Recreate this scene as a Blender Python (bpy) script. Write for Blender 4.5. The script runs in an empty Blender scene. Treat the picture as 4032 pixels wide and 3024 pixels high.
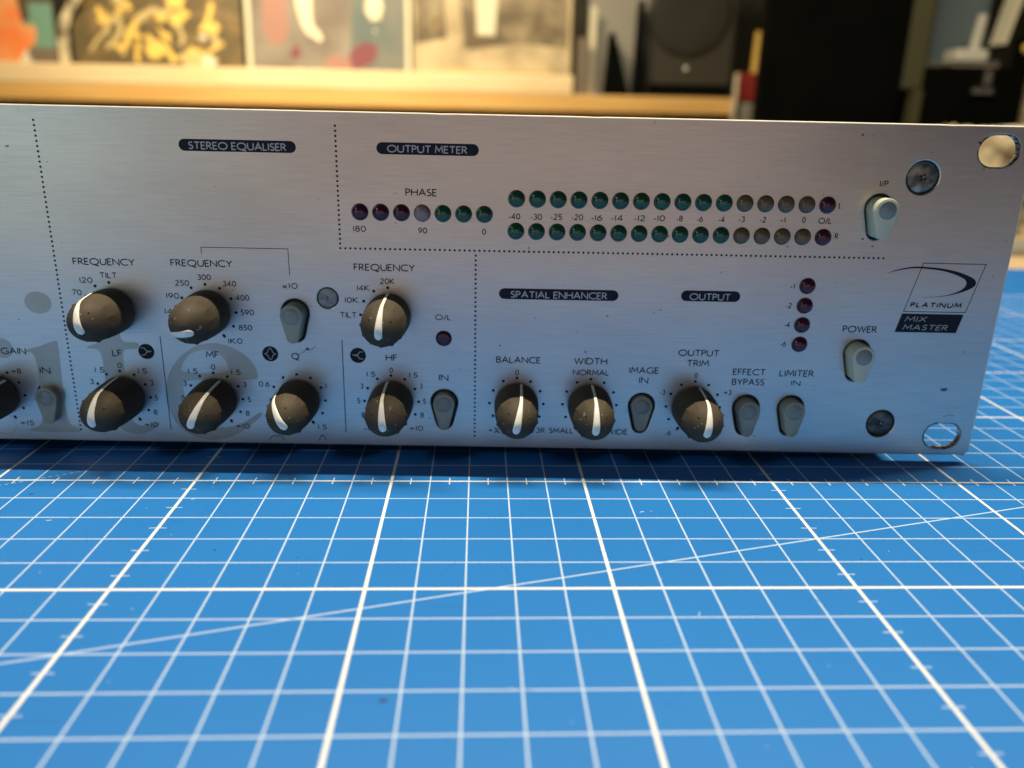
import bpy, bmesh, math, random
from mathutils import Vector, Matrix
random.seed(7)
S = 0.001                                   # everything below is written in millimetres
sc = bpy.context.scene
C = sc.collection

# ------------------------------------------------------------------ camera, world, lights
cam_d = bpy.data.cameras.new('camera')
cam = bpy.data.objects.new('camera', cam_d); C.objects.link(cam); sc.camera = cam
cam.location = (-27.67 * S, -138.48 * S, 89.08 * S)
cam.rotation_euler = (math.radians(71.7162), math.radians(-1.1857), math.radians(-2.1399))
cam_d.sensor_width = 36.0
cam_d.lens = 3127.0 / 4032.0 * 36.0
cam_d.clip_start = 0.005; cam_d.clip_end = 50.0
cam_d.dof.use_dof = True
cam_d.dof.focus_distance = 0.197
cam_d.dof.aperture_fstop = 9.8

w = bpy.data.worlds.new('World'); sc.world = w; w.use_nodes = True
bgn = w.node_tree.nodes['Background']
bgn.inputs['Color'].default_value = (0.62, 0.54, 0.46, 1)
bgn.inputs['Strength'].default_value = 0.018

def area(name, loc, target, sx, sy, power, col, spread=180):
    l = bpy.data.lights.new(name, 'AREA'); l.shape = 'RECTANGLE'
    l.size = sx * S; l.size_y = sy * S; l.energy = power; l.color = col; l.spread = math.radians(spread)
    o = bpy.data.objects.new(name, l); C.objects.link(o)
    o.location = Vector(loc) * S
    d = Vector(target) - Vector(loc)
    o.rotation_euler = d.to_track_quat('-Z', 'Y').to_euler()
    return o
# long thin lamp tube over the desk, a little behind the front panel
st = area('desk_tube_lamp', (60, 203, 1000), (60, 202.9, 0), 1100, 8, 20.6, (1.0, 0.84, 0.60))
st.rotation_euler = (0, 0, math.radians(-1.74))
# small cool lamp added at left for the highlights on the indicator lights
area('highlight_lamp', (-520, -330, 420), (-60, 60, 40), 60, 80, 0.40, (0.80, 0.92, 1.0))
# room lamp over the record shelf
area('room_lamp', (-480, 880, 1000), (-330, 1500, 190), 400, 250, 9.2, (1.0, 0.80, 0.50), 100)

# lamps added behind the camera, warm and greenish, to put sheen on the metal
area('warm_sheen_lamp', (-60, -820, 115), (-40, 60, 50), 820, 190, 0.38, (1.0, 0.69, 0.52))
area('green_sheen_lamp', (-760, -760, 140), (-120, 60, 50), 460, 260, 0.50, (0.80, 1.0, 0.93))

sc.view_settings.view_transform = 'Standard'
sc.view_settings.look = 'None'
sc.view_settings.exposure = 0.0
sc.view_settings.gamma = 1.0
sc.render.engine = 'CYCLES'
sc.cycles.max_bounces = 6
sc.cycles.use_denoising = True
sc.cycles.sample_clamp_indirect = 4.0

# ------------------------------------------------------------------ materials
def mat(name, col, rough=0.5, metal=0.0, noise=None, bump=None, spec=0.5, **kw):
    m = bpy.data.materials.new(name); m.use_nodes = True
    nt = m.node_tree; b = nt.nodes['Principled BSDF']
    b.inputs['Base Color'].default_value = (*col, 1)
    b.inputs['Roughness'].default_value = rough
    b.inputs['Metallic'].default_value = metal
    b.inputs['Specular IOR Level'].default_value = spec
    for k, v in kw.items(): b.inputs[k.replace('_', ' ')].default_value = v
    tc = nt.nodes.new('ShaderNodeTexCoord')
    if noise:                                # (second colour, scale, low, high, stretch)
        c2, scale, lo, hi, stretch = noise
        mp = nt.nodes.new('ShaderNodeMapping'); mp.inputs['Scale'].default_value = stretch
        n = nt.nodes.new('ShaderNodeTexNoise'); n.inputs['Scale'].default_value = scale; n.inputs['Detail'].default_value = 5
        r = nt.nodes.new('ShaderNodeValToRGB')
        r.color_ramp.elements[0].position = lo; r.color_ramp.elements[1].position = hi
        r.color_ramp.elements[0].color = (*col, 1); r.color_ramp.elements[1].color = (*c2, 1)
        nt.links.new(tc.outputs['Object'], mp.inputs[0]); nt.links.new(mp.outputs[0], n.inputs['Vector'])
        nt.links.new(n.outputs[0], r.inputs[0]); nt.links.new(r.outputs[0], b.inputs['Base Color'])
    if bump:                                 # (scale, strength, distance mm, stretch)
        mp = nt.nodes.new('ShaderNodeMapping'); mp.inputs['Scale'].default_value = bump[3]
        n = nt.nodes.new('ShaderNodeTexNoise'); n.inputs['Scale'].default_value = bump[0]; n.inputs['Detail'].default_value = 4
        bp = nt.nodes.new('ShaderNodeBump'); bp.inputs['Strength'].default_value = bump[1]; bp.inputs['Distance'].default_value = bump[2] * S
        nt.links.new(tc.outputs['Object'], mp.inputs[0]); nt.links.new(mp.outputs[0], n.inputs['Vector'])
        nt.links.new(n.outputs[0], bp.inputs['Height']); nt.links.new(bp.outputs[0], b.inputs['Normal'])
    return m

def aluminium():
    m = bpy.data.materials.new('brushed_aluminium'); m.use_nodes = True
    nt = m.node_tree; b = nt.nodes['Principled BSDF']; L = nt.links.new
    tc = nt.nodes.new('ShaderNodeTexCoord')
    def noise(scale, stretch, detail=5):
        mp = nt.nodes.new('ShaderNodeMapping'); mp.inputs['Scale'].default_value = stretch
        n = nt.nodes.new('ShaderNodeTexNoise'); n.inputs['Scale'].default_value = scale; n.inputs['Detail'].default_value = detail
        L(tc.outputs['Object'], mp.inputs[0]); L(mp.outputs[0], n.inputs['Vector']); return n.outputs[0]
    def ramp(src, p0, c0, p1, c1):
        r = nt.nodes.new('ShaderNodeValToRGB'); e = r.color_ramp.elements
        e[0].position = p0; e[0].color = (*c0, 1); e[1].position = p1; e[1].color = (*c1, 1); L(src, r.inputs[0]); return r.outputs[0]
    def mul(a, c):
        x = nt.nodes.new('ShaderNodeMix'); x.data_type = 'RGBA'; x.blend_type = 'MULTIPLY'; x.inputs[0].default_value = 1
        L(a, x.inputs[6]); L(c, x.inputs[7]); return x.outputs[2]
    grain = ramp(noise(90, (1, 1, 26), 6), 0.3, (0.60, 0.605, 0.61), 0.75, (0.70, 0.70, 0.695))
    blot = ramp(noise(22, (1, 1, 2.2), 4), 0.32, (0.92, 0.92, 0.92), 0.62, (1, 1, 1))
    spk = ramp(noise(420, (1, 1, 1.3), 3), 0.245, (0.35, 0.36, 0.36), 0.285, (1, 1, 1))
    col = mul(mul(grain, blot), spk)
    L(col, b.inputs['Base Color'])
    b.inputs['Metallic'].default_value = 0.86
    rr = nt.nodes.new('ShaderNodeMapRange'); rr.inputs[3].default_value = 0.27; rr.inputs[4].default_value = 0.40
    L(noise(120, (1, 1, 20), 4), rr.inputs[0]); L(rr.outputs[0], b.inputs['Roughness'])
    bp = nt.nodes.new('ShaderNodeBump'); bp.inputs['Strength'].default_value = 0.12; bp.inputs['Distance'].default_value = 0.02 * S
    L(noise(300, (1, 1, 16), 3), bp.inputs['Height']); L(bp.outputs[0], b.inputs['Normal'])
    return m

M = dict(
    litedge=mat('lit_cut_edge', (0.95, 0.93, 0.86), 0.5, 0.1, ((0.80, 0.77, 0.68), 180, 0.45, 0.7, (1, 1, 1))),
    alu=aluminium(),
    edge=mat('worn_metal_edge', (0.38, 0.36, 0.33), 0.45, 0.6, ((0.05, 0.035, 0.025), 420, 0.42, 0.6, (1, 1, 1))),
    ink=mat('dark_ink', (0.006, 0.011, 0.024), 0.6, spec=0.3),
    silver_ink=mat('silver_lettering', (0.50, 0.50, 0.50), 0.45, 0.3),
    logo=mat('pale_grey_ink', (0.42, 0.415, 0.39), 0.40, 0.75, ((0.46, 0.455, 0.425), 60, 0.35, 0.65, (1, 1, 3))),
    rubber=mat('black_rubber', (0.064, 0.053, 0.037), 0.62, 0, ((0.092, 0.076, 0.053), 130, 0.35, 0.75, (1, 1, 1)), (900, 0.3, 0.04, (1, 1, 1)), 0.2),
    scuff=mat('pale_scuff', (0.22, 0.19, 0.16), 0.7),
    pointer=mat('cream_plastic', (0.90, 0.90, 0.84), 0.35),
    button=mat('grey_button_plastic', (0.31, 0.33, 0.275), 0.42, 0, ((0.35, 0.37, 0.31), 160, 0.4, 0.6, (1, 1, 1)), (700, 0.15, 0.02, (1, 1, 1)), Subsurface_Weight=0.15, Subsurface_Radius=(0.002, 0.002, 0.0015), Subsurface_Scale=0.5),
    button_out=mat('pale_button_plastic', (0.58, 0.60, 0.44), 0.42, 0, ((0.64, 0.66, 0.50), 160, 0.4, 0.6, (1, 1, 1)), (700, 0.15, 0.02, (1, 1, 1))),
    disc=mat('button_finger_disc', (0.235, 0.26, 0.25), 0.22, 0, ((0.27, 0.295, 0.28), 160, 0.4, 0.6, (1, 1, 1))),
    green=mat('green_lens', (0.004, 0.072, 0.036), 0.16, 0, None, None, 0.6, Coat_Weight=0.3),
    amber=mat('amber_lens', (0.14, 0.095, 0.050), 0.2, 0, None, None, 0.6),
    purple=mat('dark_red_lens', (0.062, 0.008, 0.028), 0.18, 0, None, None, 0.6),
    smoke=mat('milky_lens', (0.30, 0.22, 0.22), 0.22, 0, None, None, 0.6),
    collar=mat('black_collar', (0.02, 0.022, 0.024), 0.5),
    black=mat('matt_black_cavity', (0.006, 0.007, 0.009), 0.9),
    screw=mat('tarnished_screw', (0.42, 0.42, 0.36), 0.35, 0.75, ((0.10, 0.11, 0.10), 300, 0.38, 0.58, (1, 1, 1)), (500, 0.5, 0.15, (1, 1, 1))),
    screw_dark=mat('oxidised_screw', (0.18, 0.18, 0.16), 0.4, 0.7, ((0.05, 0.055, 0.05), 300, 0.38, 0.6, (1, 1, 1)), (500, 0.5, 0.15, (1, 1, 1))),
    screw_pale=mat('painted_screw', (0.34, 0.34, 0.33), 0.5, 0.4, ((0.22, 0.22, 0.22), 500, 0.45, 0.6, (1, 1, 1))),
    steel=mat('black_steel', (0.03, 0.03, 0.032), 0.5, 0.2),
    blue=mat('blue_vinyl', (0.009, 0.182, 0.60), 0.45, 0, ((0.011, 0.197, 0.64), 14, 0.35, 0.65, (1, 1, 1)), (1500, 0.25, 0.03, (1, 1, 1))),
    line=mat('pale_grid_ink', (0.55, 0.71, 0.95), 0.5),
    heavy=mat('cream_grid_ink', (0.90, 0.93, 0.93), 0.5),
    stain=mat('grime', (0.13, 0.14, 0.12), 0.7),
    matcut=mat('mat_cut', (0.010, 0.12, 0.42), 0.6),
    matstain=mat('mat_grime', (0.015, 0.05, 0.14), 0.7),
    desk=mat('pale_desk_wood', (0.72, 0.56, 0.34), 0.5, 0, ((0.62, 0.44, 0.24), 6, 0.35, 0.65, (1, 14, 1))),
    pine=mat('pine_board', (0.78, 0.50, 0.17), 0.5, 0, ((0.66, 0.37, 0.11), 5, 0.35, 0.7, (1, 1, 22))),
    pine_lip=mat('pine_batten', (0.90, 0.74, 0.47), 0.45, 0, ((0.84, 0.62, 0.33), 6, 0.35, 0.65, (1, 1, 20))),
    floor=mat('dark_floor', (0.07, 0.06, 0.045), 0.6),
    wall=mat('room_wall', (0.035, 0.033, 0.018), 0.8),
    blackbox=mat('black_cabinet_finish', (0.002, 0.0025, 0.002), 0.7, 0, ((0.003, 0.0035, 0.0025), 12, 0.4, 0.6, (1, 1, 1)), None, 0.04),
    olive=mat('olive_edge', (0.07, 0.07, 0.035), 0.5),
    spk=mat('speaker_finish', (0.040, 0.035, 0.023), 0.5),
    cone=mat('speaker_cone', (0.022, 0.019, 0.012), 0.45),
    chrome=mat('chrome', (0.75, 0.76, 0.74), 0.25, 0.9),
    white=mat('white_plastic', (0.55, 0.54, 0.47), 0.4),
    cream=mat('cream_paper', (0.66, 0.58, 0.38), 0.7, 0, ((0.12, 0.10, 0.05), 45, 0.45, 0.66, (1, 1, 1))),  # dark patches stand in for shade in the paper bag's crumples
    red=mat('red_card', (0.24, 0.015, 0.010), 0.5),
    yellow=mat('yellow_plastic', (0.70, 0.45, 0.10), 0.4),
    grey=mat('grey_rail', (0.30, 0.29, 0.25), 0.5),
    rim=mat('sleeve_white_edge', (0.72, 0.68, 0.50), 0.4),
    art_gold=mat('art_gold_print', (0.80, 0.56, 0.14), 0.45),
    art_straw=mat('art_straw_print', (0.55, 0.44, 0.20), 0.45),
    art_olive=mat('art_olive_print', (0.125, 0.095, 0.045), 0.45, 0, ((0.30, 0.20, 0.08), 14, 0.5, 0.72, (1, 1, 1.5))),
    art_teal=mat('art_teal_print', (0.17, 0.33, 0.25), 0.4),
    art_orange=mat('art_orange_print', (0.86, 0.24, 0.07), 0.4, 0, ((0.80, 0.36, 0.14), 18, 0.4, 0.6, (1, 1, 1))),
    art_brown=mat('art_brown_print', (0.10, 0.07, 0.04), 0.45),
    art_grey=mat('art_grey_print', (0.19, 0.15, 0.11), 0.45),
    art_mist=mat('art_mist_print', (0.20, 0.17, 0.145), 0.25, 0, ((0.30, 0.275, 0.23), 9, 0.4, 0.62, (1, 1, 1))),
    art_slate=mat('art_slate_print', (0.13, 0.165, 0.16), 0.3, 0, ((0.19, 0.20, 0.18), 12, 0.4, 0.6, (1, 1, 1))),
    art_pink=mat('art_pink_print', (0.36, 0.20, 0.165), 0.3),
    art_rose=mat('art_rose_print', (0.21, 0.075, 0.09), 0.3),
    art_shine=mat('painted_glare', (0.80, 0.70, 0.52), 0.2),  # pale colour for glare on the plastic sleeve
    art_snow=mat('art_snow_print', (0.40, 0.32, 0.19), 0.4, 0, ((0.60, 0.49, 0.30), 14, 0.4, 0.6, (1, 1, 1))),
    art_dusk=mat('art_dusk_print', (0.13, 0.10, 0.055), 0.4, 0, ((0.33, 0.27, 0.16), 16, 0.45, 0.65, (1, 1, 1))),
)
glass = bpy.data.materials.new('clear_glass'); glass.use_nodes = True
gb = glass.node_tree.nodes['Principled BSDF']
gb.inputs['Transmission Weight'].default_value = 1.0; gb.inputs['Roughness'].default_value = 0.03
gb.inputs['Base Color'].default_value = (0.85, 0.93, 0.97, 1); gb.inputs['IOR'].default_value = 1.45
M['glass'] = glass
hz = bpy.data.materials.new('smoky_glass_case'); hz.use_nodes = True
hb = hz.node_tree.nodes['Principled BSDF']; hb.inputs['Base Color'].default_value = (0.10, 0.14, 0.16, 1); hb.inputs['Roughness'].default_value = 0.3
M['smokyglass'] = hz

# ------------------------------------------------------------------ mesh helpers (mm in, metres out)
def link(name, me, m=None, parent=None, loc=None, rot=None):
    o = bpy.data.objects.new(name, me); C.objects.link(o)
    if m is not None:
        if not me.materials: me.materials.append(m)
    if parent: o.parent = parent
    if loc is not None: o.location = Vector(loc) * S
    if rot is not None: o.rotation_euler = rot
    return o
def mesh(name, verts, faces, smooth=False):
    me = bpy.data.meshes.new(name)
    me.from_pydata([(x * S, y * S, z * S) for x, y, z in verts], [], faces); me.update()
    if smooth: me.polygons.foreach_set('use_smooth', [True] * len(me.polygons))
    return me
def empty(name, loc=(0, 0, 0), rotz=0):
    o = bpy.data.objects.new(name, None); C.objects.link(o)
    o.location = Vector(loc) * S; o.rotation_euler = (0, 0, rotz); o.empty_display_size = 0.01
    return o
def tag(o, label=None, cat=None, group=None, kind=None):
    if label: o['label'] = label
    if cat: o['category'] = cat
    if group: o['group'] = group
    if kind: o['kind'] = kind
    return o
def box(x0, x1, y0, y1, z0, z1, bev=0):
    bm = bmesh.new(); bmesh.ops.create_cube(bm, size=1)
    for v in bm.verts:
        v.co = Vector(((x0 + x1) / 2 + v.co.x * (x1 - x0), (y0 + y1) / 2 + v.co.y * (y1 - y0), (z0 + z1) / 2 + v.co.z * (z1 - z0))) * S
    if bev: bmesh.ops.bevel(bm, geom=bm.edges[:], offset=bev * S, segments=2, affect='EDGES', profile=0.6)
    me = bpy.data.meshes.new('box'); bm.to_mesh(me); bm.free(); return me
def lathe(profile, n=40, lobes=None, smooth=True):
    """profile of (radius, depth); axis runs towards the viewer, i.e. local -y"""
    vs, fs = [], []
    for i, (r, d) in enumerate(profile):
        for k in range(n):
            a = 2 * math.pi * k / n
            rr = r + (lobes(a, d) if lobes else 0)
            vs.append((rr * math.sin(a), -d, rr * math.cos(a)))
    for i in range(len(profile) - 1):
        for k in range(n):
            k2 = (k + 1) % n
            fs.append((i * n + k, i * n + k2, (i + 1) * n + k2, (i + 1) * n + k))
    fs.append(tuple(range((len(profile) - 1) * n, len(profile) * n)))
    return mesh('lathe', vs, fs, smooth)
def ribbon(pts, wd, y=0.0, closed=False):
    """flat painted line in the x-z plane, mitred"""
    n = len(pts); vs, fs = [], []
    for i, pt in enumerate(pts):
        p = Vector(pt)
        a = Vector(pts[i - 1]) if (i > 0 or closed) else None
        b = Vector(pts[(i + 1) % n]) if (i < n - 1 or closed) else None
        d1 = (p - a).normalized() if a is not None and (p - a).length > 1e-9 else None
        d2 = (b - p).normalized() if b is not None and (b - p).length > 1e-9 else None
        if d1 is None: d1 = d2
        if d2 is None: d2 = d1
        nn = Vector((-(d1.y + d2.y), d1.x + d2.x))
        if nn.length < 1e-6: nn = Vector((-d1.y, d1.x))
        nn.normalize()
        k = max(0.45, nn.dot(Vector((-d1.y, d1.x))))
        o = nn * (wd / 2 / k)
        vs += [(p.x + o.x, y, p.y + o.y), (p.x - o.x, y, p.y - o.y)]
    m = n if closed else n - 1
    for i in range(m):
        j = (i + 1) % n
        fs.append((2 * i, 2 * i + 1, 2 * j + 1, 2 * j))
    return vs, fs
def join(parts):
    V, F = [], []
    for v, f in parts:
        o = len(V); V += v; F += [tuple(i + o for i in q) for q in f]
    return V, F
def polyface(pts, y):
    return [(x, y, z) for x, z in pts], [tuple(range(len(pts)))]
def disc(cx, cz, r, y, n=14, rz=None):
    rz = rz or r
    return polyface([(cx + r * math.cos(2 * math.pi * k / n), cz + rz * math.sin(2 * math.pi * k / n)) for k in range(n)], y)
def arc(cx, cy, rx, ry, a0, a1, n=10):
    return [(cx + rx * math.cos(math.radians(a0 + (a1 - a0) * i / n)), cy + ry * math.sin(math.radians(a0 + (a1 - a0) * i / n))) for i in range(n + 1)]
def curve_mesh(loops, depth, bevel=0.0, bres=2):
    """filled 2-D outline with holes, given thickness; loops in x-z mm. Front face at y=0, back at y=depth"""
    cu = bpy.data.curves.new('outline', 'CURVE'); cu.dimensions = '2D'; cu.fill_mode = 'BOTH'
    for lp in loops:
        s = cu.splines.new('POLY'); s.points.add(len(lp) - 1); s.use_cyclic_u = True
        for p_, (x, z) in zip(s.points, lp): p_.co = (x * S, z * S, 0, 1)
    cu.extrude = (depth / 2 - bevel) * S; cu.bevel_depth = bevel * S; cu.bevel_resolution = bres; cu.offset = -bevel * S
    o = bpy.data.objects.new('tmp_outline', cu); C.objects.link(o)
    dg = bpy.context.evaluated_depsgraph_get(); dg.update()
    me = bpy.data.meshes.new_from_object(o.evaluated_get(dg))
    bpy.data.objects.remove(o); bpy.data.curves.remove(cu)
    for v in me.vertices:
        x, z, t = v.co
        v.co = (x, depth / 2 * S - t, z)
    me.update()
    me.materials.clear()
    return me
def smooth_by_angle(me, deg=35):
    bm = bmesh.new(); bm.from_mesh(me)
    bmesh.ops.remove_doubles(bm, verts=bm.verts[:], dist=1e-7)
    bmesh.ops.recalc_face_normals(bm, faces=bm.faces[:])
    for f in bm.faces: f.smooth = True
    for e in bm.edges:
        if len(e.link_faces) == 2 and e.calc_face_angle(0) > math.radians(deg): e.smooth = False
    bm.to_mesh(me); bm.free()

# ------------------------------------------------------------------ a thin sans lettering drawn as single strokes
def _c(cx, cy, rx, ry, n=20): return ('o', arc(cx, cy, rx, ry, 0, 360, n)[:-1])
G = {
 'A': (.76, [[(0, 0), (.38, 1), (.76, 0)], [(.13, .34), (.63, .34)]]),
 'B': (.50, [[(0, 0), (0, 1), (.22, 1)] + arc(.24, .77, .22, .23, 85, -85) + [(0, .53)], [(.2, .54)] + arc(.25, .27, .25, .27, 85, -85) + [(0, 0)]]),
 'C': (.78, [arc(.52, .5, .52, .5, 52, 308, 16)]),
 'D': (.74, [[(0, 0), (0, 1), (.25, 1)] + arc(.27, .5, .47, .5, 85, -85, 12) + [(0, 0)]]),
 'E': (.44, [[(.44, 1), (0, 1), (0, 0), (.44, 0)], [(0, .52), (.38, .52)]]),
 'F': (.42, [[(.42, 1), (0, 1), (0, 0)], [(0, .52), (.37, .52)]]),
 'G': (.88, [arc(.52, .5, .52, .5, 52, 300, 16) + [(.87, .12), (.87, .44)], [(.87, .44), (.6, .44)]]),
 'H': (.68, [[(0, 0), (0, 1)], [(.68, 0), (.68, 1)], [(0, .53), (.68, .53)]]),
 'I': (.02, [[(.01, 0), (.01, 1)]]),
 'K': (.58, [[(0, 0), (0, 1)], [(.52, 1), (.03, .52), (.58, 0)]]),
 'L': (.42, [[(0, 1), (0, 0), (.42, 0)]]),
 'M': (.84, [[(0, 0), (.09, 1), (.42, .28), (.75, 1), (.84, 0)]]),
 'N': (.72, [[(0, 0), (0, 1), (.72, 0), (.72, 1)]]),
 'O': (1.0, [_c(.5, .5, .5, .5, 24)]),
 'P': (.46, [[(0, 0), (0, 1), (.2, 1)] + arc(.2, .74, .26, .26, 85, -85) + [(0, .48)]]),
 'Q': (1.02, [_c(.5, .5, .5, .5, 24), [(.5, .02), (.68, -.13), (.86, -.18), (1.02, -.14)]]),
 'R': (.54, [[(0, 0), (0, 1), (.2, 1)] + arc(.2, .75, .25, .25, 85, -85) + [(0, .5)], [(.2, .48), (.54, 0)]]),
 'S': (.44, [arc(.23, .76, .20, .24, 35, 262, 10) + arc(.21, .26, .23, .26, 82, -145, 10)]),
 'T': (.62, [[(0, 1), (.62, 1)], [(.31, 1), (.31, 0)]]),
 'U': (.66, [[(0, 1), (0, .35)] + arc(.33, .33, .33, .33, 180, 360, 10) + [(.66, 1)]]),
 'W': (1.08, [[(0, 1), (.28, 0), (.54, .95), (.80, 0), (1.08, 1)]]),
 'X': (.66, [[(0, 0), (.62, 1)], [(.04, 1), (.66, 0)]]),
 'Y': (.64, [[(0, 1), (.32, .5), (.64, 1)], [(.32, .5), (.32, 0)]]),
 'x': (.44, [[(0, 0), (.42, .62)], [(.02, .62), (.44, 0)]]),
 '/': (.34, [[(0, -.05), (.34, 1.02)]]),
 '-': (.24, [[(0, .32), (.24, .32)]]),
 '+': (.58, [[(0, .44), (.58, .44)], [(.29, .12), (.29, .76)]]),
 '.': (.02, [[(.01, 0), (.01, .045)]]),
 '0': (.52, [_c(.26, .5, .26, .5, 20)]),
 '1': (.04, [[(.02, 0), (.02, 1)]]),
 '2': (.48, [arc(.23, .73, .21, .27, 155, -30, 9) + [(0, 0), (.48, 0)]]),
 '3': (.44, [arc(.19, .77, .20, .23, 140, -80, 9), arc(.18, .27, .25, .27, 84, -140, 9)]),
 '4': (.52, [[(.38, 0), (.38, 1), (0, .27), (.52, .27)]]),
 '5': (.42, [[(.40, 1), (.10, 1), (.06, .56)] + arc(.17, .30, .24, .30, 105, -130, 9)]),
 '6': (.48, [_c(.24, .3, .24, .3, 18), [(.36, 1), (.12, .62), (.015, .36)]]),
 '7': (.46, [[(0, 1), (.46, 1), (.14, 0)]]),
 '8': (.46, [_c(.23, .765, .19, .235, 16), _c(.23, .27, .23, .27, 16)]),
 '9': (.48, [_c(.24, .7, .24, .3, 18), [(.12, 0), (.36, .38), (.465, .64)]]),
}
def lettering(text, x0, z0, wid, h, y, wt=0.115, gap=.2, shear=0.0, name='text', xs=None):
    """one mesh for one printed word or line, fitted to width wid and cap height h"""
    wd = wt * h
    adv, x = [], 0.0
    for ch in text:
        if ch == ' ': x += .36; adv.append(None); continue
        adv.append(x); x += G[ch][0] + gap
    nat = max(x - gap, 0.02)
    sx = (wid - wd) / nat if nat > .1 else h
    parts, k = [], 0
    for ch, ax in zip(text, adv):
        if ax is None: continue
        for st in G[ch][1]:
            closed = st[0] == 'o'
            pts = st[1] if closed else st
            q = []
            for px, pz in pts:
                zz = pz * (h - wd) + wd / 2
                q.append((x0 + wd / 2 + (ax + px) * sx + shear * zz, z0 + zz))
            parts.append(ribbon(q, wd, y - 0.0012 * (k % 6), closed)); k += 1
    V, F = join(parts)
    return mesh(name, V, F)

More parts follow.
